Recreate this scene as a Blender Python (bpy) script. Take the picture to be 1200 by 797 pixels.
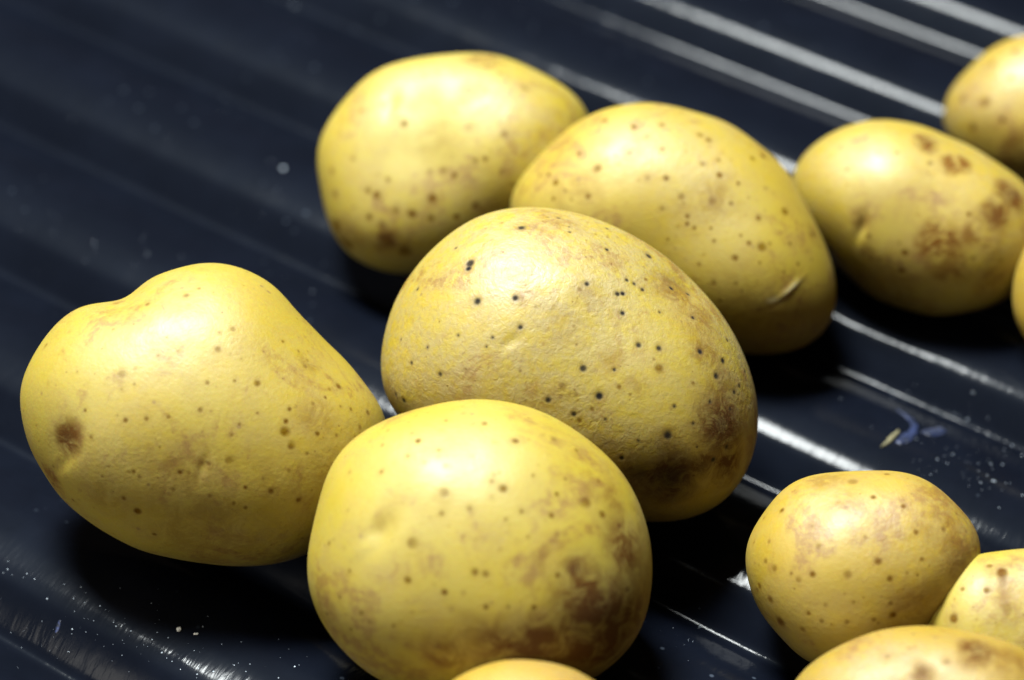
import bpy, bmesh, math, random
import numpy as np
from mathutils import Vector, Matrix

# ------------------------------------------------------------------ scene, camera, world, lamps
for o in list(bpy.data.objects):
    bpy.data.objects.remove(o)
S = bpy.context.scene
COL = S.collection
S.render.engine = 'CYCLES'
S.view_settings.view_transform = 'Standard'
S.view_settings.look = 'None'
S.view_settings.exposure = 0.0
S.view_settings.gamma = 1.0

LENS, PITCH, DIST = 85.0, math.radians(44), 0.49
W, H = 1200.0, 797.0                     # pixel frame the outlines below were measured in
F = LENS / 36.0 * W
CAM = np.array([0.0, -DIST * math.cos(PITCH), DIST * math.sin(PITCH)])
cam = bpy.data.cameras.new('camera')
camo = bpy.data.objects.new('camera', cam)
COL.objects.link(camo)
camo.location = CAM
camo.rotation_euler = (math.pi / 2 - PITCH, 0, 0)
cam.lens = LENS
cam.sensor_width = 36
cam.clip_start = 0.01
cam.clip_end = 50
cam.dof.use_dof = True
cam.dof.focus_distance = 0.422
cam.dof.aperture_fstop = 7.6
S.camera = camo

world = bpy.data.worlds.new('World')
S.world = world
world.use_nodes = True
bg = world.node_tree.nodes['Background']
bg.inputs[0].default_value = (1.0, 0.74, 0.55, 1)
bg.inputs[1].default_value = 0.07


def area(name, loc, target, sx, sy, power, col):
    l = bpy.data.lights.new(name, 'AREA')
    l.shape = 'RECTANGLE'
    l.size, l.size_y, l.energy, l.color = sx, sy, power, col
    o = bpy.data.objects.new(name, l)
    COL.objects.link(o)
    o.location = loc
    o.rotation_euler = (Vector(target) - Vector(loc)).to_track_quat('-Z', 'Y').to_euler()
    return o


area('overhead_lamp', (-0.19, 0.22, 0.90), (0, 0.0, 0), 0.27, 0.24, 35.5, (0.95, 1.0, 0.985))
area('side_softbox', (-0.85, -0.68, 0.50), (0, 0.0, 0), 0.6, 0.4, 6.0, (1.0, 0.96, 0.86))

# ------------------------------------------------------------------ picture geometry helpers
FW = np.array([0, math.cos(PITCH), -math.sin(PITCH)])
UP = np.array([0, math.sin(PITCH), math.cos(PITCH)])
RT = np.array([1.0, 0, 0])


def ray(x, y):
    d = FW + RT * ((x - W / 2) / F) - UP * ((y - H / 2) / F)
    return d / np.linalg.norm(d)


# corrugation: phase k grows towards the viewer; k = whole number on each rim
KA, KX, KY = 0.80, -15.45, -23.0
KN = math.hypot(KX, KY)
PERIOD = 1.0 / KN
E_PERP = np.array([KX, KY]) / KN             # direction in which k grows
E_ALONG = np.array([-E_PERP[1], E_PERP[0]])
RIB = 0.0072                                  # depth of the corrugation


def _smooth_profile():
    n = 400                                   # broad ribs: long back slope, tight front bend, narrow valley
    x = np.arange(n) / n
    h = .55 * (1 - np.abs(2 * x - 1) ** 2.1) + .45 * np.interp(x, [0, .03, .22, .42, .58, .70, .79, .965, 1], [0, .03, .48, .84, .98, 1.0, .92, .03, 0])
    w = np.hanning(31)
    w /= w.sum()
    hh = np.concatenate([h, h, h])
    return np.convolve(hh, w, 'same')[n:2 * n]


PROF = _smooth_profile()


def sheet_z(x, y):
    k = KA + KX * np.asarray(x) + KY * np.asarray(y)
    f = np.mod(k, 1.0) * len(PROF)
    i = np.floor(f).astype(int) % len(PROF)
    t = f - np.floor(f)
    return RIB * (PROF[i] * (1 - t) + PROF[(i + 1) % len(PROF)] * t)


def on_sheet(px, py):
    """first hit of the ray through a pixel with the corrugated sheet"""
    d = ray(px, py)
    t0 = (RIB * 1.3 - CAM[2]) / d[2]
    t = t0
    for _ in range(400):
        p = CAM + d * t
        gap = p[2] - float(sheet_z(p[0], p[1]))
        if gap < 2e-5:
            break
        t += max(gap * 0.5, 1e-5)
    return CAM + d * t


def sheet_normal(x, y):
    e = 3e-4
    n = np.array([-(float(sheet_z(x + e, y)) - float(sheet_z(x - e, y))) / (2 * e),
                  -(float(sheet_z(x, y + e)) - float(sheet_z(x, y - e))) / (2 * e), 1.0])
    return n / np.linalg.norm(n)


def waves(p, freq, seed, n=20):
    """smooth pseudo-noise in about -1..1 for an (N,3) array"""
    r = np.random.RandomState(seed)
    d = r.normal(size=(n, 3))
    d /= np.linalg.norm(d, axis=1)[:, None]
    fr = freq * r.uniform(0.5, 1.4, n)
    ph = r.uniform(0, 6.283, n)
    out = np.zeros(len(p))
    for i in range(n):
        out += np.sin(p @ (d[i] * fr[i]) + ph[i])
    return out / math.sqrt(n) * 0.9


# ------------------------------------------------------------------ materials
def new_mat(name):
    m = bpy.data.materials.new(name)
    m.use_nodes = True
    nt = m.node_tree
    return m, nt, nt.nodes['Principled BSDF']


class G:
    """tiny node-graph helper"""
    def __init__(self, nt):
        self.nt = nt

    def n(self, t, **kw):
        nd = self.nt.nodes.new(t)
        for k, v in kw.items():
            setattr(nd, k, v)
        return nd

    def link(self, a, b):
        self.nt.links.new(a, b)

    def put(self, sock, v):
        if isinstance(v, bpy.types.NodeSocket):
            self.link(v, sock)
        else:
            sock.default_value = v

    def noise(self, vec, scale, detail=3, rough=0.55, dist=0.0):
        nd = self.n('ShaderNodeTexNoise')
        self.put(nd.inputs['Vector'], vec)
        nd.inputs['Scale'].default_value = scale
        nd.inputs['Detail'].default_value = detail
        nd.inputs['Roughness'].default_value = rough
        nd.inputs['Distortion'].default_value = dist
        return nd.outputs['Fac']

    def ramp(self, v, a, b, lo=0.0, hi=1.0):
        nd = self.n('ShaderNodeMapRange', interpolation_type='SMOOTHSTEP')
        self.put(nd.inputs['Value'], v)
        nd.inputs['From Min'].default_value = a
        nd.inputs['From Max'].default_value = b
        nd.inputs['To Min'].default_value = lo
        nd.inputs['To Max'].default_value = hi
        return nd.outputs['Result']

    def math(self, op, a, b=0.0, clamp=False):
        nd = self.n('ShaderNodeMath', operation=op, use_clamp=clamp)
        self.put(nd.inputs[0], a)
        self.put(nd.inputs[1], b)
        return nd.outputs[0]

    def mix(self, f, a, b, mode='MIX'):
        nd = self.n('ShaderNodeMix', data_type='RGBA', blend_type=mode)
        self.put(nd.inputs[0], f)
        self.put(nd.inputs[6], a)
        self.put(nd.inputs[7], b)
        return nd.outputs[2]


def skin_material():
    m, nt, P = new_mat('potato_skin')
    g = G(nt)
    tc = g.n('ShaderNodeTexCoord').outputs['Object']
    info = g.n('ShaderNodeObjectInfo')
    off = g.n('ShaderNodeVectorMath', operation='MULTIPLY_ADD')
    g.link(info.outputs['Random'], off.inputs[0])
    off.inputs[1].default_value = (3.1, 5.7, 2.3)
    g.link(tc, off.inputs[2])
    v = off.outputs[0]
    at = g.n('ShaderNodeAttribute', attribute_name='marks')
    sep = g.n('ShaderNodeSeparateColor')
    g.link(at.outputs['Color'], sep.inputs[0])
    black, brown, stain_shade = sep.outputs[0], sep.outputs[1], sep.outputs[2]
    net = at.outputs['Alpha']
    big = g.noise(v, 45, 3)
    mid = g.noise(v, 170, 4, 0.6)
    fine = g.noise(v, 900, 3, 0.6)
    col = g.mix(g.ramp(big, .35, .68), (0.300, 0.212, 0.003, 1), (0.285, 0.212, 0.010, 1))
    col = g.mix(g.math('MULTIPLY', g.ramp(mid, .45, .75), .30), col, (0.20, 0.118, 0.006, 1))
    # pale corky netting
    netf = g.math('MULTIPLY', net, g.ramp(g.noise(v, 420, 4, .65, .4), .34, .62), True)
    col = g.mix(g.math('MULTIPLY', netf, .75), col, (0.255, 0.195, 0.065, 1))
    netd = g.math('MULTIPLY', net, g.ramp(g.noise(v, 1100, 2, .6), .52, .68), True)
    col = g.mix(g.math('MULTIPLY', netd, .30), col, (0.15, 0.09, 0.02, 1))
    # dry tan scuffs, on every potato, broken into fine flecks
    tan = g.math('MULTIPLY', g.ramp(g.noise(v, 85, 4, .6, .3), .50, .66), g.ramp(g.noise(v, 760, 4, .7), .40, .62))
    col = g.mix(g.math('MULTIPLY', tan, .40), col, (0.235, 0.155, 0.020, 1))
    och = g.math('MULTIPLY', g.ramp(g.noise(v, 62, 5, .7, .8), .50, .64), g.ramp(g.noise(v, 480, 4, .7), .36, .60))
    col = g.mix(g.math('MULTIPLY', och, .72), col, (0.165, 0.075, 0.002, 1))
    # faint tan freckles everywhere
    vor = g.n('ShaderNodeTexVoronoi')
    g.link(v, vor.inputs['Vector'])
    vor.inputs['Scale'].default_value = 260
    fk = g.math('MULTIPLY', g.ramp(vor.outputs['Distance'], .16, .06), g.ramp(mid, .50, .62))
    col = g.mix(g.math('MULTIPLY', fk, .7), col, (0.14, 0.075, 0.010, 1))
    # earth-brown staining, plus shade painted on the front potato, broken up
    sb = g.math('MULTIPLY', stain_shade, g.ramp(g.noise(v, 240, 6, .75, .8), .34, .60, .15, 1.15), True)
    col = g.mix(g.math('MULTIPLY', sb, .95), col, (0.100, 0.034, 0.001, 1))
    col = g.mix(g.math('MULTIPLY', brown, g.ramp(fine, .25, .6, .6, .95), True), col, (0.070, 0.022, 0.001, 1))
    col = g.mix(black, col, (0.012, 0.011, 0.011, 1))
    sa = g.n('ShaderNodeAttribute', attribute_name='scar')
    col = g.mix(g.math('MULTIPLY', sa.outputs['Fac'], g.ramp(fine, .3, .6, .3, .95), True), col, (0.36, 0.31, 0.15, 1))
    hsv = g.mix(1.0, col, info.outputs['Color'], 'MULTIPLY')
    g.link(hsv, P.inputs['Base Color'])
    rg = g.ramp(mid, .3, .7, .56, .68)
    rg = g.math('ADD', rg, g.math('MULTIPLY', stain_shade, .2))
    g.link(rg, P.inputs['Roughness'])
    g.link(g.math('MULTIPLY', g.math('SUBTRACT', 1.0, g.math('MAXIMUM', g.math('MAXIMUM', black, brown), g.math('MULTIPLY', sb, .8)), True), 0.92), P.inputs['Specular IOR Level'])
    g.link(g.math('MULTIPLY', g.math('SUBTRACT', 1.0, g.math('MAXIMUM', black, stain_shade)), 0.07, True), P.inputs['Coat Weight'])
    P.inputs['Coat Roughness'].default_value = 0.30
    P.inputs['Subsurface Weight'].default_value = 0.22
    P.inputs['Subsurface Radius'].default_value = (1.0, 0.42, 0.06)
    P.inputs['Subsurface Scale'].default_value = 0.0040
    b1 = g.n('ShaderNodeBump')
    b1.inputs['Strength'].default_value = 0.15
    b1.inputs['Distance'].default_value = 0.0004
    g.link(g.noise(v, 1300, 3, .6), b1.inputs['Height'])
    b2 = g.n('ShaderNodeBump')
    b2.inputs['Distance'].default_value = 0.0004
    g.link(g.math('MULTIPLY', net, .42), b2.inputs['Strength'])
    g.link(g.noise(v, 800, 3, .55, .6), b2.inputs['Height'])
    g.link(b1.outputs[0], b2.inputs['Normal'])
    g.link(b2.outputs[0], P.inputs['Normal'])
    g.link(b2.outputs[0], P.inputs['Coat Normal'])
    return m


def sheet_material():
    m, nt, P = new_mat('dark_navy_enamel')
    g = G(nt)
    tc = g.n('ShaderNodeTexCoord').outputs['Object']   # x runs along the ribs
    dust = g.noise(tc, 55, 5, .65)
    col = g.mix(g.ramp(dust, .35, .75), (0.0022, 0.0030, 0.0058, 1), (0.0031, 0.0042, 0.0080, 1))
    sp = g.n('ShaderNodeTexVoronoi')
    g.link(tc, sp.inputs['Vector'])
    sp.inputs['Scale'].default_value = 230
    spk = g.math('MULTIPLY', g.ramp(sp.outputs['Distance'], .13, .05), g.ramp(g.noise(tc, 30, 2), .52, .66))
    col = g.mix(g.math('MULTIPLY', spk, .5), col, (0.06, 0.075, 0.10, 1))
    g.link(col, P.inputs['Base Color'])
    P.inputs['Roughness'].default_value = 0.52
    P.inputs['Specular IOR Level'].default_value = 0.022
    P.inputs['Coat Weight'].default_value = 0.16
    g.link(g.ramp(g.noise(tc, 130, 4), .3, .7, .09, .15), P.inputs['Coat Roughness'])
    P.inputs['Specular Tint'].default_value = (0.72, 0.86, 1.0, 1)
    mp = g.n('ShaderNodeMapping')
    g.link(tc, mp.inputs[0])
    mp.inputs['Scale'].default_value = (1.0, 0.22, 0.22)
    b0 = g.n('ShaderNodeBump')                      # shallow dents and waviness
    b0.inputs['Strength'].default_value = 0.10
    b0.inputs['Distance'].default_value = 0.002
    g.link(g.noise(tc, 48, 2, .5), b0.inputs['Height'])
    b = g.n('ShaderNodeBump')
    b.inputs['Strength'].default_value = 0.11
    b.inputs['Distance'].default_value = 0.0006
    g.link(g.noise(mp.outputs[0], 420, 3, .6, .3), b.inputs['Height'])
    g.link(b0.outputs[0], b.inputs['Normal'])
    g.link(b.outputs[0], P.inputs['Coat Normal'])
    g.link(b.outputs[0], P.inputs['Normal'])
    return m


def plain(name, col, rough=.5, spec=.5):
    m, nt, P = new_mat(name)
    g = G(nt)
    tc = g.n('ShaderNodeTexCoord').outputs['Object']
    c2 = tuple(c * .6 for c in col[:3]) + (1,)
    g.link(g.mix(g.ramp(g.noise(tc, 1500, 3), .3, .7), col, c2), P.inputs['Base Color'])
    P.inputs['Roughness'].default_value = rough
    P.inputs['Specular IOR Level'].default_value = spec
    return m


SKIN = skin_material()
NAVY = sheet_material()

# ------------------------------------------------------------------ the corrugated sheet
def build_sheet():
    per, across, half = 48, 30, 0.80
    ks = np.arange(-across * per, 20 * per + 1) / per
    top, bot = [], []
    nx = 40
    us = np.linspace(-half, half, nx + 1)
    k0 = KA
    verts, faces = [], []
    for thick in (0.0, 0.0012):
        for k in ks:
            s = (k - k0) / KN
            f = (k % 1.0) * len(PROF)
            i = int(f) % len(PROF)
            t = f - int(f)
            z = RIB * (PROF[i] * (1 - t) + PROF[(i + 1) % len(PROF)] * t) - thick
            for u in us:
                verts.append((u, s, z))
    nk = len(ks)
    st = nx + 1
    o2 = nk * st
    for a in range(nk - 1):
        for b in range(nx):
            q = a * st + b
            # local frame: x along ribs, y towards the viewer -> wind so normals face up
            faces.append((q, q + 1, q + st + 1, q + st))
            faces.append((o2 + q, o2 + q + st, o2 + q + st + 1, o2 + q + 1))
    for a in range(nk - 1):
        for b in (0, nx):
            q = a * st + b
            faces.append((q, q + st, o2 + q + st, o2 + q))
    for b in range(nx):
        for a in (0, nk - 1):
            q = a * st + b
            faces.append((q, q + 1, o2 + q + 1, o2 + q))
    me = bpy.data.meshes.new('corrugated_sheet')
    me.from_pydata(verts, [], faces)
    me.polygons.foreach_set('use_smooth', [True] * len(me.polygons))
    me.materials.append(NAVY)
    o = bpy.data.objects.new('corrugated_sheet', me)
    COL.objects.link(o)
    # right-handed frame: x=E_ALONG', y=E_PERP, z up
    ax = np.array([E_PERP[1], -E_PERP[0]])
    o.matrix_world = Matrix(((ax[0], E_PERP[0], 0, 0), (ax[1], E_PERP[1], 0, 0), (0, 0, 1, 0), (0, 0, 0, 1)))
    o['kind'] = 'structure'
    o['label'] = 'glossy dark navy corrugated sheet under the potatoes'
    return o


sheet = build_sheet()

# ------------------------------------------------------------------ potatoes
_ICO = {}


def ico(level):
    if level not in _ICO:
        bm = bmesh.new()
        bmesh.ops.create_icosphere(bm, subdivisions=level, radius=1.0)
        me = bpy.data.meshes.new('t')
        bm.to_mesh(me)
        bm.free()
        n = len(me.vertices)
        v = np.empty(n * 3)
        me.vertices.foreach_get('co', v)
        v = v.reshape(-1, 3)
        v /= np.linalg.norm(v, axis=1)[:, None]
        fidx = np.empty(len(me.loops), dtype=np.int32)
        me.loops.foreach_get('vertex_index', fidx)
        bpy.data.meshes.remove(me)
        _ICO[level] = (v, fidx)
    return _ICO[level]


def crop(ox, oy, sc, pts):
    return [(ox + p[0] / sc, oy + p[1] / sc) + tuple(v / sc for v in p[2:3]) + tuple(p[3:]) for p in pts]


class Potato:
    def __init__(self, key, label, outline, depth, level, spots=(), stains=(), dents=(), tint=(1, 1, 1), nh=10,
                 net=0.25, seed=1, black=False, pales=(), tilt=(0, 0), lump=.03, sink=0.0012, nudge=0.0):
        self.__dict__.update(locals())

    def shape(self, level):
        """points in the potato's own frame (right, up, back), for unit distance"""
        out = np.array([p[:2] for p in self.outline], float)
        # polygon centroid
        x, y = out[:, 0], out[:, 1]
        x1, y1 = np.roll(x, -1), np.roll(y, -1)
        cr = x * y1 - x1 * y
        A = cr.sum() / 2
        self.c = (((x + x1) * cr).sum() / (6 * A), ((y + y1) * cr).sum() / (6 * A))
        d = ray(*self.c)
        back = -d
        right = np.cross(FW, UP)
        right = right - back * right.dot(back)
        right /= np.linalg.norm(right)
        up = np.cross(back, right)
        self.frame = (right, up, back)
        q = []
        n = len(out)
        for i in range(n):
            a, b = out[i], out[(i + 1) % n]
            for t in np.linspace(0, 1, 12, endpoint=False):
                r = ray(*(a * (1 - t) + b * t))
                r = r / r.dot(d)
                q.append((r.dot(right), r.dot(up)))
        q = np.array(q)
        th = np.arctan2(q[:, 1], q[:, 0])
        rr = np.hypot(q[:, 0], q[:, 1])
        o = np.argsort(th)
        th, rr = th[o], rr[o]
        g = np.linspace(-math.pi, math.pi, 512, endpoint=False)
        r = np.interp(g, th, rr, period=2 * math.pi)
        c = [(r * np.exp(-1j * k * g)).mean() * (1 if k == 0 else 2) for k in range(self.nh + 1)]
        v, idx = ico(level)
        z = v[:, 0] + 1j * v[:, 1]
        a0 = c[0].real
        self.a0 = a0
        R = a0 * np.abs(z) ** 2 + self.depth * a0 * v[:, 2] ** 2
        zp = np.ones_like(z)
        for k in range(1, self.nh + 1):
            zp = zp * z
            w = 1.0 if k < self.nh - 2 else .7
            R = R + w * (c[k] * zp).real
        # gentle lumps away from the outline plus a lean of the front face
        s2 = v[:, 2] ** 2
        R = R * (1 + self.lump * s2 * waves(v, 3.0, self.seed) + .006 * waves(v, 9.0, self.seed + 5)
                 + v[:, 2] * np.sqrt(s2) * .5 * (self.tilt[0] * v[:, 0] + self.tilt[1] * v[:, 1]))
        return v * R[:, None], v, idx

    def place(self):
        p, _, _ = self.shape(5)
        r, u, b = self.frame
        wd = p[:, :1] * r + p[:, 1:2] * u + p[:, 2:3] * b
        d = ray(*self.c)
        lo, hi = 0.2, 1.2
        for _ in range(40):
            t = (lo + hi) / 2
            w = CAM + d * t + wd * t
            gap = (w[:, 2] - sheet_z(w[:, 0], w[:, 1])).min()
            if gap > -self.sink:
                lo = t
            else:
                hi = t
        self.t = lo + self.nudge
        self.center = CAM + d * self.t
        return self.t

    def build(self):
        self.place()
        p, v, idx = self.shape(self.level)
        r, u, b = self.frame
        t = self.t
        pxs = 1.0 / F * (t / np.linalg.norm(FW) )           # metres per pixel at the potato
        loc = p * t
        # screen position of every point (for finding where marks sit)
        wpos = CAM + ray(*self.c) * t + (loc[:, :1] * r + loc[:, 1:2] * u + loc[:, 2:3] * b)
        rel = wpos - CAM
        dep = rel @ FW
        sx = W / 2 + F * (rel @ RT) / dep
        sy = H / 2 - F * (rel @ UP) / dep
        front = v[:, 2] > 0.02
        fi = np.nonzero(front)[0]

        def hit(x, y):
            k = np.argmin((sx[fi] - x) ** 2 + (sy[fi] - y) ** 2)
            return fi[k]
        rs = np.random.RandomState(self.seed * 7 + 3)
        blk = np.zeros(len(v))
        brn = np.zeros(len(v))
        stn = np.zeros(len(v))
        disp = np.zeros(len(v))
        scar = np.zeros(len(v))
        wob = waves(loc / (pxs * 9), 1.0, self.seed + 11)
        wob2 = waves(loc / (pxs * 28), 1.0, self.seed + 12) + .6 * wob

        def spot(i, rad, tone, isblack):
            nonlocal blk, brn, disp
            dist = np.linalg.norm(loc - loc[i], axis=1) / pxs
            near = dist < rad * 5
            dd = dist[near] * (1 + .40 * wob[near])
            core = np.clip((rad * (1.05 if isblack else 1.2) - dd) / (rad * (.45 if isblack else .6) + .5), 0, 1)
            if isblack:
                blk[near] = np.maximum(blk[near], core * tone)
                brn[near] = np.maximum(brn[near], .45 * np.clip(1 - dd / (rad * 2.3), 0, 1) * tone)
            else:
                brn[near] = np.maximum(brn[near], core * tone)
                stn[near] = np.maximum(stn[near], .22 * np.clip(1 - dd / (rad * 3), 0, 1))
            disp[near] -= (.16 if isblack else .05) * min(rad, 5) * np.exp(-(dd / (rad * .9)) ** 2) * tone
            disp[near] += (.035 if isblack else .015) * min(rad, 5) * np.exp(-((dd - rad * 1.5) / (rad * .5)) ** 2)
        for s in self.spots:
            x, y, rad = s[:3]
            tone = (s[3] if len(s) > 3 else (rs.uniform(.9, 1.) if self.black else rs.uniform(.6, 1.)))
            isb = self.black and tone > 0
            spot(hit(x, y), max(rad * (.98 if self.black else .9), 1.3), abs(tone), isb)
        # small scattered lenticels, front and back
        nsm = int(260 * (self.a0 * F / 180) ** 2)
        for i in rs.randint(0, len(v), nsm):
            spot(i, rs.uniform(.8, 2.0), rs.uniform(.2, .8) ** 1.3, False)
        bk = np.nonzero(v[:, 2] < -.1)[0]
        for i in bk[rs.randint(0, len(bk), 40)]:
            spot(i, rs.uniform(1.5, 3.2), rs.uniform(.4, .9), self.black)
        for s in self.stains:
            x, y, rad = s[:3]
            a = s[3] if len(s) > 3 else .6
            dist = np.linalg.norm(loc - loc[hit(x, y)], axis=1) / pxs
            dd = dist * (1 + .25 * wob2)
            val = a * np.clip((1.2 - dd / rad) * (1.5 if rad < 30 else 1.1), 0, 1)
            if len(s) > 4:                                    # patch also darkened towards black
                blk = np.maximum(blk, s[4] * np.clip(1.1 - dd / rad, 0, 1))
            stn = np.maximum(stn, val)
        # dents: x, y, half-length, half-width, depth (px), angle of the long axis (deg, up from right)
        for x, y, ln, wd, dp, ang in self.dents:
            i = hit(x, y)
            q = (loc - loc[i]) / pxs
            ca, sa = math.cos(math.radians(ang)), math.sin(math.radians(ang))
            a_ = q[:, 0] * ca + q[:, 1] * sa
            b_ = -q[:, 0] * sa + q[:, 1] * ca
            c_ = q[:, 2]
            disp -= dp * np.exp(-(a_ / ln) ** 2 - (b_ / wd) ** 2 - (c_ / (ln * 1.3)) ** 2)
        nrm = loc / np.linalg.norm(loc, axis=1)[:, None]
        loc = loc + nrm * (disp * pxs)[:, None]
        # corky netting: strongest on the crown
        net = np.clip(self.net * (1.0 + .8 * waves(v, 4.0, self.seed + 21)), 0, 1)
        for x, y, ln, wd, ang in self.pales:
            q = (loc - loc[hit(x, y)]) / pxs
            ca, sa = math.cos(math.radians(ang)), math.sin(math.radians(ang))
            pl = np.exp(-((q[:, 0] * ca + q[:, 1] * sa) / ln) ** 4 - ((-q[:, 0] * sa + q[:, 1] * ca) / wd) ** 2 - (q[:, 2] / ln) ** 2)
            scar = np.maximum(scar, pl)
        # mesh: rotate into world axes so that the origin is the potato's middle
        wloc = loc[:, :1] * r + loc[:, 1:2] * u + loc[:, 2:3] * b
        me = bpy.data.meshes.new('potato')
        n, nf = len(v), len(idx) // 3
        me.vertices.add(n)
        me.loops.add(len(idx))
        me.polygons.add(nf)
        me.vertices.foreach_set('co', wloc.astype(np.float32).ravel())
        me.loops.foreach_set('vertex_index', idx)
        me.polygons.foreach_set('loop_start', np.arange(0, nf * 3, 3, dtype=np.int32))
        me.polygons.foreach_set('loop_total', np.full(nf, 3, dtype=np.int32))
        me.update(calc_edges=True)
        me.polygons.foreach_set('use_smooth', np.ones(nf, dtype=bool))
        at = me.attributes.new('marks', 'FLOAT_COLOR', 'POINT')
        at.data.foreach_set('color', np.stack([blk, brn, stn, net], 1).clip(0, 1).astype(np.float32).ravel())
        sc_ = me.attributes.new('scar', 'FLOAT', 'POINT')
        sc_.data.foreach_set('value', scar.astype(np.float32))
        me.materials.append(SKIN)
        o = bpy.data.objects.new('potato', me)
        COL.objects.link(o)
        o.location = self.center
        o.color = tuple(self.tint) + (1,)
        o['label'] = self.label
        o['category'] = 'potato'
        o['group'] = 'washed yellow potatoes lying on the dark ribbed sheet'
        self.obj = o
        return o


POT = []


def P(*a, **k):
    POT.append(Potato(*a, **k))


# --- the black-speckled one in the middle
c4 = lambda pts: crop(430, 230, 2.0426, pts)
P('D', 'large potato with scattered black speckles, in the centre of the pile',
  c4([(35, 390), (45, 320), (70, 245), (110, 180), (160, 120), (220, 75), (290, 40), (360, 25), (430, 28), (500, 42),
      (570, 62), (640, 95), (710, 140), (780, 205), (840, 270), (885, 340), (915, 420), (933, 500), (932, 570),
      (915, 640), (880, 700), (830, 745), (760, 770), (680, 780), (560, 765), (420, 715), (290, 660), (150, 590),
      (70, 530), (42, 460)]),
  .78, 8, black=True, net=.85, seed=4,
  spots=c4([(370, 75, 5), (483, 73, 5), (485, 85, 6), (460, 52, 5), (323, 62, 5, -.8), (325, 133, 4, -.7), (212, 124, 5),
            (245, 160, 8), (241, 173, 6), (575, 77, 7), (630, 90, 7), (575, 127, 6), (676, 143, 8), (730, 157, 5),
            (265, 250, 7), (355, 244, 7), (366, 313, 9), (302, 340, 6), (288, 361, 5), (220, 333, 5), (146, 362, 7),
            (106, 400, 5), (173, 426, 6), (121, 222, 5), (89, 488, 7), (68, 475, 5), (60, 497, 6), (528, 210, 8),
            (510, 222, 7, -.7), (600, 235, 8), (612, 233, 8), (622, 200, 6), (660, 225, 6), (668, 200, 6, -.8),
            (730, 219, 7), (773, 232, 7), (781, 290, 7), (612, 280, 7), (650, 358, 8), (698, 364, 8), (697, 410, 7, -.8),
            (594, 415, 6), (518, 412, 8), (556, 479, 10, 1.), (496, 521, 8), (508, 536, 7, -.8), (434, 489, 8),
            (605, 457, 7, -.8), (630, 475, 6, -.8), (540, 510, 6, -.8), (572, 535, 5), (610, 625, 9), (736, 503, 6),
            (782, 447, 6, -.9), (797, 372, 8), (836, 430, 7), (852, 394, 6), (822, 492, 7), (880, 468, 6), (780, 545, 7),
            (720, 572, 6), (650, 585, 5), (830, 630, 6), (893, 455, 5), (862, 345, 6), (905, 420, 5), (640, 210, 5),
            (700, 278, 5), (365, 418, 5, -.6), (237, 414, 4, -.7), (495, 310, 6, -.5), (80, 343, 4), (790, 600, 5),
            (870, 510, 5), (860, 600, 5)]),
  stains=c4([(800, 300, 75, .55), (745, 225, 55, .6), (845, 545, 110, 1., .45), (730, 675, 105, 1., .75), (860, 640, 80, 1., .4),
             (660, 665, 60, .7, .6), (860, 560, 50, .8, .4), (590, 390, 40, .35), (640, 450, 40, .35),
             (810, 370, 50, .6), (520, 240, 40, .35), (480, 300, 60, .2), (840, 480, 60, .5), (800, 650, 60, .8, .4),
             (55, 470, 35, .4), (470, 75, 60, .25)]),
  dents=c4([])+[(800, 335, 26, 9, 4, -30), (745, 560, 40, 8, 4, 5), (598, 400, 12, 7, 2, 30), (470, 345, 30, 3, 1.6, 65)])

# --- heart-shaped one, left
c1 = lambda pts: crop(0, 280, 1.9917, pts)
P('A', 'heart-shaped potato with a notch in its top, at the far left',
  c1([(285, 145), (340, 100), (400, 72), (460, 58), (520, 57), (580, 75), (640, 110), (700, 175), (760, 240), (820, 300),
      (870, 360), (900, 412), (905, 480), (885, 560), (845, 630), (780, 700), (715, 738), (650, 757), (560, 764),
      (450, 754), (350, 735), (280, 705), (200, 655), (140, 605), (95, 540), (65, 470), (50, 400), (47, 350), (60, 300),
      (90, 250), (130, 200), (180, 165), (235, 148)]),
  .82, 8, nh=20, net=.22, seed=9,
  spots=c1([(466, 400, 8), (394, 415, 7), (341, 420, 7), (293, 425, 7), (560, 432, 6), (602, 408, 5), (675, 398, 6),
            (662, 451, 9, .95), (680, 485, 8), (743, 454, 9, .95), (601, 339, 7), (548, 331, 6), (485, 336, 6), (660, 240, 6),
            (698, 262, 5), (532, 517, 8), (633, 590, 7), (572, 580, 6), (573, 628, 8), (547, 618, 7), (697, 608, 7),
            (312, 543, 6), (372, 487, 5), (540, 457, 5), (214, 463, 7), (200, 400, 5), (85, 437, 5), (170, 610, 5),
            (126, 573, 9), (255, 532, 5), (325, 556, 5), (240, 555, 5), (440, 545, 7), (420, 545, 7), (405, 585, 9),
            (290, 606, 9), (322, 635, 13), (485, 525, 10), (786, 457, 6), (840, 440, 5), (820, 398, 7), (860, 405, 8),
            (770, 350, 6), (790, 345, 7), (760, 370, 7), (795, 390, 6), (668, 425, 5), (545, 210, 9, .5), (510, 258, 7, .6),
            (435, 133, 8, .5), (465, 115, 7, .5), (345, 152, 7, .6), (285, 315, 9, .4), (415, 262, 7, .35), (180, 310, 5, .5),
            (730, 385, 6), (300, 545, 5), (490, 600, 5), (360, 690, 6), (675, 540, 5), (712, 298, 9, .6), (716, 283, 6, .6)]),
  stains=c1([(150, 465, 42, .9, .25), (740, 420, 75, .45), (760, 530, 60, .4), (430, 560, 90, .4), (480, 525, 25, .6),
             (640, 560, 90, .3), (250, 600, 90, .35), (720, 290, 40, .4), (120, 560, 50, .6), (500, 680, 160, .35)]),
  dents=[(74, 524, 32, 20, 4, 60), (72, 545, 22, 7, 1.2, 45), (238, 548, 16, 5, 1, 70), (140, 360, 26, 20, 1.5, -70)], lump=.02)

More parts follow.
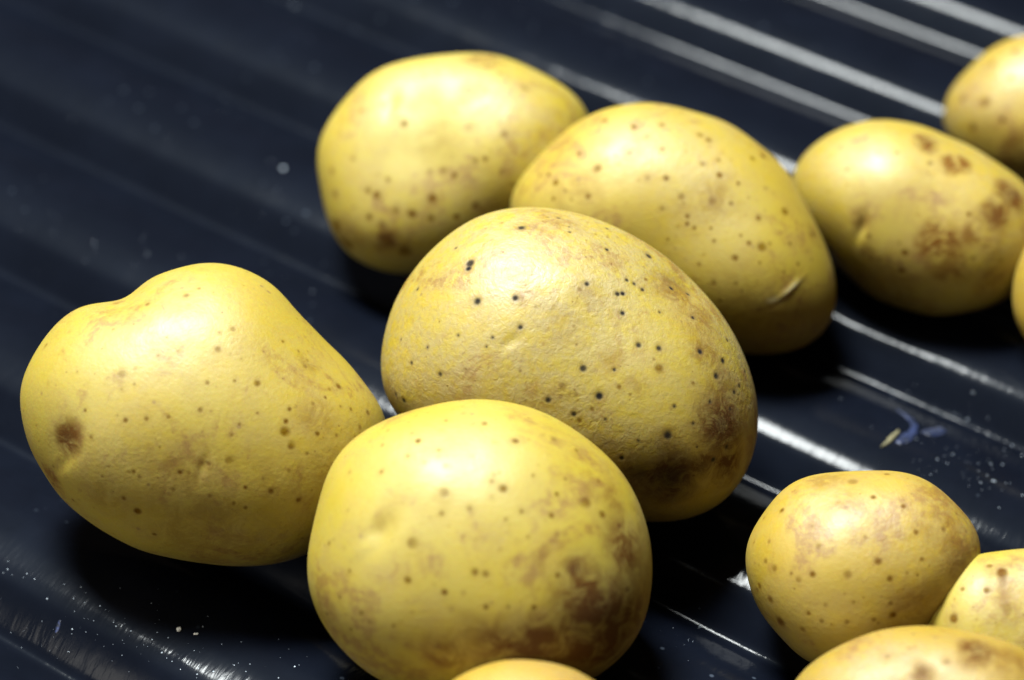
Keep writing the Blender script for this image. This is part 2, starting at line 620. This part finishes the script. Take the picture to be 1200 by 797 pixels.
# --- front one
c5 = lambda pts: crop(340, 450, 2.2978, pts)
P('E', 'smooth pale potato at the front, overlapping the black-speckled one from below',
  c5([(45, 490), (55, 400), (75, 310), (105, 230), (150, 170), (210, 120), (290, 80), (380, 55), (480, 44), (560, 45),
      (640, 60), (710, 90), (780, 135), (850, 195), (900, 255), (935, 320), (960, 390), (975, 470), (975, 550), (960, 620),
      (930, 690), (880, 745), (820, 790), (700, 835), (560, 850), (420, 845), (300, 818), (230, 790), (170, 740),
      (120, 690), (80, 630), (55, 560)]),
  .78, 8, nudge=-.001, net=.12, seed=14, tint=(1.03, 1.06, 1.5),
  spots=c5([(607, 153, 9), (400, 178, 8), (420, 220, 8), (363, 210, 7), (575, 280, 8), (655, 245, 8), (625, 343, 8),
            (716, 295, 8), (740, 255, 7), (798, 318, 10), (843, 352, 11, .9), (885, 382, 8), (497, 506, 9), (528, 511, 9),
            (318, 530, 10), (415, 560, 9), (528, 602, 9, .9), (587, 600, 7), (657, 602, 10, .9), (192, 617, 7), (133, 575, 10),
            (160, 503, 7), (155, 340, 5), (245, 235, 6), (265, 125, 6), (250, 165, 6), (525, 105, 9), (415, 290, 11, .5),
            (485, 335, 10, .5), (410, 350, 8), (325, 430, 11, .6), (720, 515, 10), (910, 553, 9), (830, 262, 6), (705, 355, 6),
            (640, 412, 6), (580, 365, 7), (278, 652, 7), (165, 660, 8), (100, 620, 8), (105, 430, 6), (315, 195, 6),
            (345, 155, 6), (420, 100, 6), (770, 178, 8), (710, 150, 10, .5)]),
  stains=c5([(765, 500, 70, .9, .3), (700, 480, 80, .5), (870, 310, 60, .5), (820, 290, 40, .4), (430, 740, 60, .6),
             (840, 650, 240, 1., .4), (900, 450, 120, .9, .15), (640, 720, 160, 1., .4), (790, 560, 140, 1., .2), (100, 600, 60, .3), (250, 380, 35, .3)]),  # lower-right patches: real brown staining, deepened to paint in the shade there
  dents=[(446, 622, 27, 15, 5, 55), (430, 640, 20, 8, -1.5, 35)], tilt=(.0, .0))

# --- back left
c2 = lambda pts: crop(350, 40, 2.7486, pts)
P('B', 'potato with a wide white shine, furthest back on the left of the pile',
  c2([(60, 420), (65, 350), (85, 300), (120, 245), (170, 185), (230, 135), (300, 98), (380, 75), (460, 63), (540, 58),
      (620, 65), (690, 82), (760, 112), (830, 152), (890, 200), (930, 245), (945, 300), (930, 370), (885, 450), (815, 537),
      (715, 620), (630, 690), (540, 740), (430, 768), (350, 775), (270, 765), (190, 730), (130, 680), (95, 600), (75, 520),
      (62, 460)]),
  .72, 7, nudge=.002, net=.25, seed=21, tint=(1.0, 1.03, 1.3),
  spots=c2([(500, 455, 12), (425, 440, 14, .5), (465, 440, 18, .5), (108, 440, 10), (430, 530, 14), (365, 580, 14), (428, 593, 13),
            (220, 505, 12), (252, 520, 12), (230, 590, 12), (312, 572, 14), (120, 615, 18), (290, 665, 30, .8), (270, 615, 14),
            (600, 400, 12), (570, 410, 12), (660, 320, 14, .5), (550, 305, 16, .3), (545, 180, 18, .3), (725, 175, 20, .4),
            (645, 125, 14, .5), (200, 245, 10), (690, 480, 12), (655, 440, 12), (510, 590, 14), (570, 555, 14),
            (160, 680, 24), (340, 700, 20), (175, 405, 10), (120, 515, 12), (285, 470, 8), (340, 290, 9)]),
  stains=c2([(600, 85, 80, .6), (430, 350, 100, .3), (290, 665, 60, .7), (150, 640, 80, .4), (640, 600, 150, .4),
             (550, 190, 60, .25)]),
  dents=c2([])+[(457, 122, 18, 8, 2.6, 65)], tilt=(.75, -.45))

# --- back middle
c3 = lambda pts: crop(580, 100, 2.4905, pts)
P('C', 'broad potato with a pale crescent scar at its lower right, behind the black-speckled one',
  c3([(35, 360), (60, 300), (110, 225), (180, 150), (260, 95), (340, 65), (420, 50), (500, 57), (580, 75), (660, 105),
      (740, 150), (800, 195), (850, 245), (890, 310), (930, 390), (965, 460), (990, 540), (997, 610), (982, 680), (940, 735),
      (880, 772), (800, 790), (700, 785), (560, 750), (400, 680), (270, 600), (150, 515), (65, 440)]),
  .72, 8, nudge=-.002, net=.4, seed=33, tint=(1.0, .98, .9),
  spots=c3([(605, 230, 9), (653, 217, 7), (655, 262, 9), (712, 285, 9), (790, 300, 9, .5), (545, 325, 13, .6), (632, 340, 18, .6),
            (690, 345, 10), (488, 360, 10, .5), (562, 382, 8), (562, 404, 7), (583, 417, 7), (630, 417, 8), (504, 450, 8),
            (640, 453, 7), (595, 522, 8), (718, 440, 7, .9), (742, 461, 7, .9), (778, 472, 9, .9), (770, 388, 9, .9),
            (846, 368, 9, .9), (862, 462, 8), (772, 520, 7), (843, 543, 7), (640, 577, 8), (658, 630, 9), (722, 600, 8),
            (500, 270, 9), (445, 270, 9, .35), (490, 185, 10, .5), (390, 198, 13, .5), (300, 240, 9), (245, 200, 9),
            (320, 102, 10), (405, 120, 9), (489, 115, 10), (178, 283, 8), (158, 260, 7), (130, 262, 7), (272, 325, 8),
            (170, 330, 8), (225, 335, 7), (205, 310, 7), (598, 145, 9), (625, 160, 8), (785, 206, 9), (753, 215, 9),
            (930, 440, 15), (950, 470, 11), (885, 520, 7), (925, 506, 6), (940, 580, 6), (700, 505, 10), (703, 575, 7),
            (765, 570, 7)]),
  stains=c3([(640, 330, 85, .45), (930, 440, 50, .6), (760, 640, 150, .4), (880, 600, 70, .4), (230, 330, 70, .3)]),
  dents=[(914, 352, 18, 4, 1.2, 40), (923, 342, 20, 3.5, -2.4, 44)], pales=[(924, 341, 17, 3.6, 44), (907, 352, 9, 3, 10)], tilt=(.15, .0))

# --- small one at right
c6 = lambda pts: crop(850, 520, 2.877, pts)
P('F', 'small oval potato alone in a gap at the lower right',
  c6([(68, 400), (80, 330), (110, 260), (160, 190), (210, 145), (280, 110), (370, 95), (470, 90), (560, 92), (640, 105),
      (710, 140), (765, 190), (810, 240), (848, 300), (860, 355), (852, 428), (812, 508), (742, 585), (655, 660), (560, 712),
      (460, 745), (370, 755), (295, 742), (240, 705), (190, 655), (135, 590), (95, 530), (75, 460)]),
  .82, 7, net=.45, seed=41, tint=(1.0, .93, .78),
  spots=c6([(98, 332, 11), (150, 330, 14, .5), (135, 392, 9), (165, 420, 15, .6), (118, 480, 14), (107, 495, 10), (152, 525, 13),
            (245, 455, 10), (294, 440, 10), (222, 440, 7), (280, 573, 12, .95), (335, 545, 12), (325, 595, 11), (260, 625, 14),
            (408, 602, 10), (412, 442, 16, .55), (512, 397, 10), (555, 455, 13), (610, 437, 9), (648, 443, 9), (738, 287, 12),
            (545, 103, 12), (190, 225, 9), (318, 345, 11, .5), (470, 315, 12, .4), (500, 595, 10), (430, 128, 13, .5),
            (385, 195, 12, .4), (410, 215, 14, .35), (640, 300, 10), (660, 390, 9), (565, 580, 18), (185, 600, 14),
            (500, 180, 10), (560, 540, 10), (600, 210, 9), (430, 535, 10)]),
  stains=c6([(330, 125, 75, .45), (750, 300, 90, .5), (430, 190, 110, .22), (640, 560, 130, .4), (790, 400, 90, .5)]),
  dents=[])

# --- upper right one
c7 = lambda pts: crop(900, 0, 1.993, pts)
P('G', 'potato blotched with brown patches on its right half, at the upper right',
  c7([(52, 430), (60, 395), (90, 355), (140, 315), (200, 287), (270, 279), (330, 286), (400, 310), (460, 335), (530, 375),
      (598, 425), (640, 485), (650, 550), (632, 620), (585, 680), (510, 722), (410, 738), (310, 722), (230, 685), (170, 630),
      (110, 560), (68, 490)]),
  .8, 7, net=.4, seed=52, tint=(1.0, .98, .9),
  spots=c7([(318, 590, 7, .95), (312, 632, 8, .95), (237, 553, 7, .9), (398, 525, 6), (262, 605, 6), (380, 380, 7), (185, 395, 6),
            (480, 605, 7), (300, 355, 7), (545, 610, 6), (470, 500, 6), (350, 500, 5), (580, 455, 8)]),
  stains=c7([(370, 330, 42, 1., .2), (440, 380, 40, .9), (560, 455, 46, 1., .25), (530, 495, 44, 1., .2), (395, 565, 48, 1.),
             (475, 550, 28, .7), (520, 580, 30, .6), (420, 625, 55, .7), (525, 660, 40, .6), (215, 510, 30, .6),
             (230, 590, 22, .5), (400, 450, 90, .2), (300, 680, 120, .5)]),
  dents=[(1008, 266, 16, 5, 4, 75)])

# --- cut by the frame
P('H', 'potato in the top right corner, cut by the edges of the photo',
  [(1105, 140), (1108, 118), (1120, 96), (1145, 70), (1170, 51), (1200, 41), (1240, 42), (1275, 60), (1300, 95), (1306, 135),
   (1295, 180), (1265, 215), (1220, 228), (1175, 220), (1135, 195), (1112, 165)],
  .9, 7, net=.45, seed=61, tint=(.98, .93, .82),
  spots=[(1128, 115, 6, .5), (1163, 75, 6, .6), (1156, 120, 4), (1185, 90, 4), (1140, 150, 4), (1175, 140, 4), (1190, 60, 4)],
  stains=[(1195, 180, 26, .7), (1150, 160, 22, .3)], dents=[])
P('I', 'potato of which only a sliver shows at the right edge, beside the brown-blotched one',
  [(1186, 345), (1190, 315), (1201, 288), (1222, 262), (1255, 246), (1295, 242), (1335, 255), (1365, 285), (1380, 330),
   (1375, 375), (1350, 415), (1310, 440), (1265, 442), (1228, 425), (1203, 400), (1190, 374)],
  .75, 7, nudge=-.004, net=.3, seed=71, tint=(.98, .88, .75))
P('J', 'squarish bright potato cut by the right edge, beside the small oval one',
  [(1083, 735), (1087, 718), (1090, 707), (1093, 691), (1103, 673), (1119, 660), (1138, 651), (1160, 648), (1184, 644),
   (1210, 642), (1250, 650), (1285, 680), (1303, 730), (1300, 775), (1275, 805), (1230, 822), (1175, 826), (1125, 818), (1098, 798), (1084, 766)],
  .66, 7, nudge=-.002, net=.2, seed=81, tint=(1.12, 1.14, 1.5),
  spots=[(1180, 713, 6, .4), (1160, 663, 4), (1174, 670, 5), (1118, 725, 5), (1128, 690, 4), (1156, 692, 4)],
  stains=[(1175, 670, 24, .3), (1165, 690, 18, .3)], dents=[(1100, 700, 12, 6, 4, 80)])
P('K', 'brown-tinged potato in the bottom right corner, lowest and nearest of all there',
  [(917, 850), (922, 820), (933, 797), (951, 777), (979, 759), (1006, 746), (1045, 736), (1076, 733), (1105, 735), (1145, 741),
   (1180, 752), (1215, 772), (1240, 805), (1248, 850), (1235, 895), (1195, 930), (1130, 950), (1060, 950), (990, 935), (940, 900)],
  .7, 7, nudge=-.002, net=.5, seed=91, tint=(.92, .82, .62),
  spots=[(1082, 788, 6, .7), (1110, 775, 5, .5), (1040, 770, 5, .4)],
  stains=[(1146, 762, 24, .9, .3), (1170, 770, 26, .6), (1082, 788, 12, .6), (1190, 775, 30, .5)])
P('L', 'potato of which only the top shows at the bottom edge, under the smooth pale one',
  [(468, 905), (478, 860), (500, 823), (529, 797), (555, 784), (583, 775), (614, 772), (647, 775), (674, 785), (697, 797),
   (730, 826), (752, 862), (760, 905), (750, 950), (725, 990), (680, 1018), (614, 1030), (550, 1018), (505, 990), (478, 950)],
  .85, 7, net=.35, seed=99, tint=(1.0, .86, .7))

for p in POT:
    p.build()


# ------------------------------------------------------------------ grit, crumbs, scuffs on the sheet
GRIT = plain('pale_grit', (0.42, 0.48, 0.55, 1), .35, .6)
TAN = plain('dry_peel', (0.20, 0.18, 0.10, 1), .6, .3)
CHALK = plain('pale_soil', (0.60, 0.58, 0.52, 1), .7, .3)
SCUFF, _nt, _p = new_mat('blue_scuff')
_g = G(_nt)
_tc = _g.n('ShaderNodeTexCoord').outputs['Object']
_g.link(_g.mix(_g.ramp(_g.noise(_tc, 1300, 4, .7), .42, .62), (0.004, 0.006, 0.012, 1), (0.024, 0.036, 0.10, 1)), _p.inputs['Base Color'])
_p.inputs['Roughness'].default_value = .4


def add_grain(verts, faces, pos, nrm, rad, rs, sq=.6, axis=None):
    v, idx = ico(1)
    n = np.array(nrm)
    a = np.cross(n, rs.normal(size=3) if axis is None else np.cross(axis, n))
    a /= np.linalg.norm(a)
    b = np.cross(n, a)
    r = rad * rs.uniform(.7, 1.3, len(v))
    st = rs.uniform(.7, 1.4)
    p = pos + (v[:, :1] * a * st + v[:, 1:2] * b + v[:, 2:3] * n * sq) * r[:, None] + n * rad * sq * .6
    o = len(verts)
    verts.extend(map(tuple, p))
    faces.extend((int(f[0]) + o, int(f[1]) + o, int(f[2]) + o) for f in idx.reshape(-1, 3))


def mesh_obj(name, verts, faces, mat, parent=None, smooth=False):
    me = bpy.data.meshes.new(name)
    c = np.mean(np.array(verts), axis=0) if parent is None else np.zeros(3)
    me.from_pydata([tuple(np.array(v) - c) for v in verts], [], faces)
    me.materials.append(mat)
    if smooth:
        me.polygons.foreach_set('use_smooth', [True] * len(me.polygons))
    o = bpy.data.objects.new(name, me)
    COL.objects.link(o)
    o.location = c
    if parent:
        o.parent = parent
        o.matrix_parent_inverse = parent.matrix_world.inverted()
    return o


PXM = DIST / F
rs = np.random.RandomState(5)
gv, gf = [], []
left = crop(0, 640, 3.158, [(30, 57, 2), (28, 87, 3), (12, 100, 2), (100, 103, 3), (128, 122, 2), (175, 196, 5), (237, 142, 2), (300, 152, 3),
    (273, 195, 2), (312, 209, 2), (370, 222, 3), (445, 155, 2), (276, 243, 2), (268, 308, 3), (318, 318, 2), (347, 277, 2),
    (420, 283, 3), (430, 298, 3), (462, 288, 2), (485, 315, 3), (563, 347, 3), (546, 372, 2), (622, 340, 2), (600, 395, 4),
    (617, 415, 2), (637, 427, 3), (668, 457, 2), (694, 438, 3), (735, 453, 3), (730, 475, 3), (728, 488, 2), (790, 465, 4),
    (751, 299, 3), (910, 465, 3), (925, 437, 2), (1031, 345, 2), (1091, 447, 4), (1031, 488, 3), (560, 212, 2)])
right = crop(980, 420, 4.427, [(288, 175, 4), (290, 208, 5), (205, 120, 3), (165, 100, 3), (185, 357, 3), (375, 178, 3), (355, 215, 3),
    (512, 268, 4), (545, 297, 3), (610, 287, 4), (680, 318, 6), (708, 178, 4), (640, 295, 3), (525, 525, 5), (577, 545, 3),
    (605, 500, 4), (588, 500, 3), (625, 460, 3), (570, 465, 3), (738, 547, 4), (800, 548, 5), (810, 573, 3), (782, 607, 4),
    (812, 635, 6), (822, 640, 5), (748, 645, 4), (690, 663, 3), (862, 552, 4), (870, 473, 4), (912, 453, 4), (965, 507, 6),
    (878, 648, 3), (900, 648, 3), (845, 775, 4), (670, 535, 3), (965, 710, 4), (415, 420, 4), (365, 435, 3), (490, 603, 4),
    (785, 310, 3), (21, 210, 4)])
other = [(366, 342, 1.2), (345, 6, 1.6), (820, 735, 1.2), (318, 190, .8), (110, 284, .9), (173, 298, .8), (213, 300, .8), (60, 248, .7), (100, 305, .7)]
for x, y, r in left + right + other:
    p = on_sheet(x, y)
    add_grain(gv, gf, p, sheet_normal(p[0], p[1]), max(r, .55) * PXM * .75, rs)
# dust too fine to count, thicker where the photograph is dusty
for cx, cy, sx_, sy_, n in ((110, 740, 120, 45, 50), (1110, 520, 75, 50, 80), (250, 770, 110, 30, 25), (790, 740, 40, 25, 14), (150, 250, 150, 90, 30)):
    for _ in range(n):
        x, y = rs.normal(cx, sx_ * .6), rs.normal(cy, sy_ * .6)
        p = on_sheet(x, y)
        add_grain(gv, gf, p, sheet_normal(p[0], p[1]), rs.uniform(.12, .42) * PXM, rs)
o = mesh_obj('grit', gv, gf, GRIT)
o['kind'] = 'stuff'
o['label'] = 'fine pale grit and dust sprinkled over the dark ribbed sheet'


def speck(name, label, cat, x, y, rad, mat, n=3):
    v, f = [], []
    p = on_sheet(x, y)
    nn = sheet_normal(p[0], p[1])
    for i in range(n):
        q = p + np.array([rs.uniform(-1, 1), rs.uniform(-1, 1), 0]) * rad * PXM * .7
        q[2] = float(sheet_z(q[0], q[1]))
        add_grain(v, f, q, nn, rad * PXM * .7, rs, .7)
    o = mesh_obj(name, v, f, mat)
    o['label'], o['category'] = label, cat
    return o


speck('crumb', 'larger tan-white crumb on the dark sheet below the heart-shaped potato', 'crumb', 211, 739, 3.2, CHALK, 4)
speck('crumb', 'small white crumb just right of the larger tan-white one, below the heart-shaped potato', 'crumb', 229.5, 744.5, 2.2, CHALK, 2)
speck('crumb', 'blurred bluish-white speck on the bare dark sheet left of the potato with the white shine', 'crumb', 331, 198, 2.4, GRIT, 4)


def film(pts, name, mat, thick, parent=None):
    """low flake or smear that follows the sheet: pts = (x, y, half width) along its spine, in picture pixels"""
    v, f = [], []
    sp = []
    for a, b in zip(pts[:-1], pts[1:]):
        for t in np.linspace(0, 1, 6, endpoint=False):
            sp.append([a[i] * (1 - t) + b[i] * t for i in range(3)])
    sp.append(list(pts[-1]))
    g = [np.array(on_sheet(x, y)) for x, y, _ in sp]
    m = len(g)
    prev = None
    cols = 5
    for i in range(m):
        d = g[min(i + 1, m - 1)] - g[max(i - 1, 0)]
        sd = np.array([-d[1], d[0], 0])
        sd /= np.linalg.norm(sd) + 1e-9
        for j in range(cols):
            c = (j / (cols - 1) - .5) * 2
            q = g[i] + sd * c * sp[i][2] * PXM * rs.uniform(.75, 1.25)
            z = float(sheet_z(q[0], q[1]))
            v.append((q[0], q[1], z + thick * (.12 + .88 * (1 - c * c)) * rs.uniform(.8, 1.1)))
    for i in range(m - 1):
        for j in range(cols - 1):
            q = i * cols + j
            f.append((q, q + 1, q + cols + 1, q + cols))
    top = len(v)
    for i in range(top):
        x, y, _ = v[i]
        v.append((x, y, float(sheet_z(x, y)) - .00005))
    f += [tuple(top + k for k in reversed(q)) for q in list(f)]
    ring = [j for j in range(cols)] + [i * cols + cols - 1 for i in range(1, m)] + [(m - 1) * cols + j for j in range(cols - 2, -1, -1)] + [i * cols for i in range(m - 2, 0, -1)]
    for a, b in zip(ring, ring[1:] + ring[:1]):
        f.append((b, a, top + a, top + b))
    return mesh_obj(name, v, f, mat, parent, True)


o = film(crop(980, 420, 4.427, [(232, 464, 4), (262, 440, 11), (295, 405, 14), (322, 380, 8)]), 'peel_sliver', TAN, .0005)
o['label'] = 'tan sliver of dry peel on the dark sheet above the small oval potato'
o['category'] = 'peel sliver'
bpy.context.view_layer.update()
film(crop(980, 420, 4.427, [(312, 262, 5), (345, 285, 14), (385, 315, 17), (408, 350, 16), (396, 385, 22), (365, 412, 30), (318, 440, 16)]),
     'scuff_mark', SCUFF, .00012, sheet)
film(crop(980, 420, 4.427, [(440, 380, 8), (480, 385, 30), (520, 380, 32), (555, 365, 22)]), 'scuff_mark', SCUFF, .00008, sheet)
film(crop(0, 640, 3.158, [(222, 275, 4), (216, 295, 8), (208, 322, 5)]), 'scuff_mark', SCUFF, .00008, sheet)
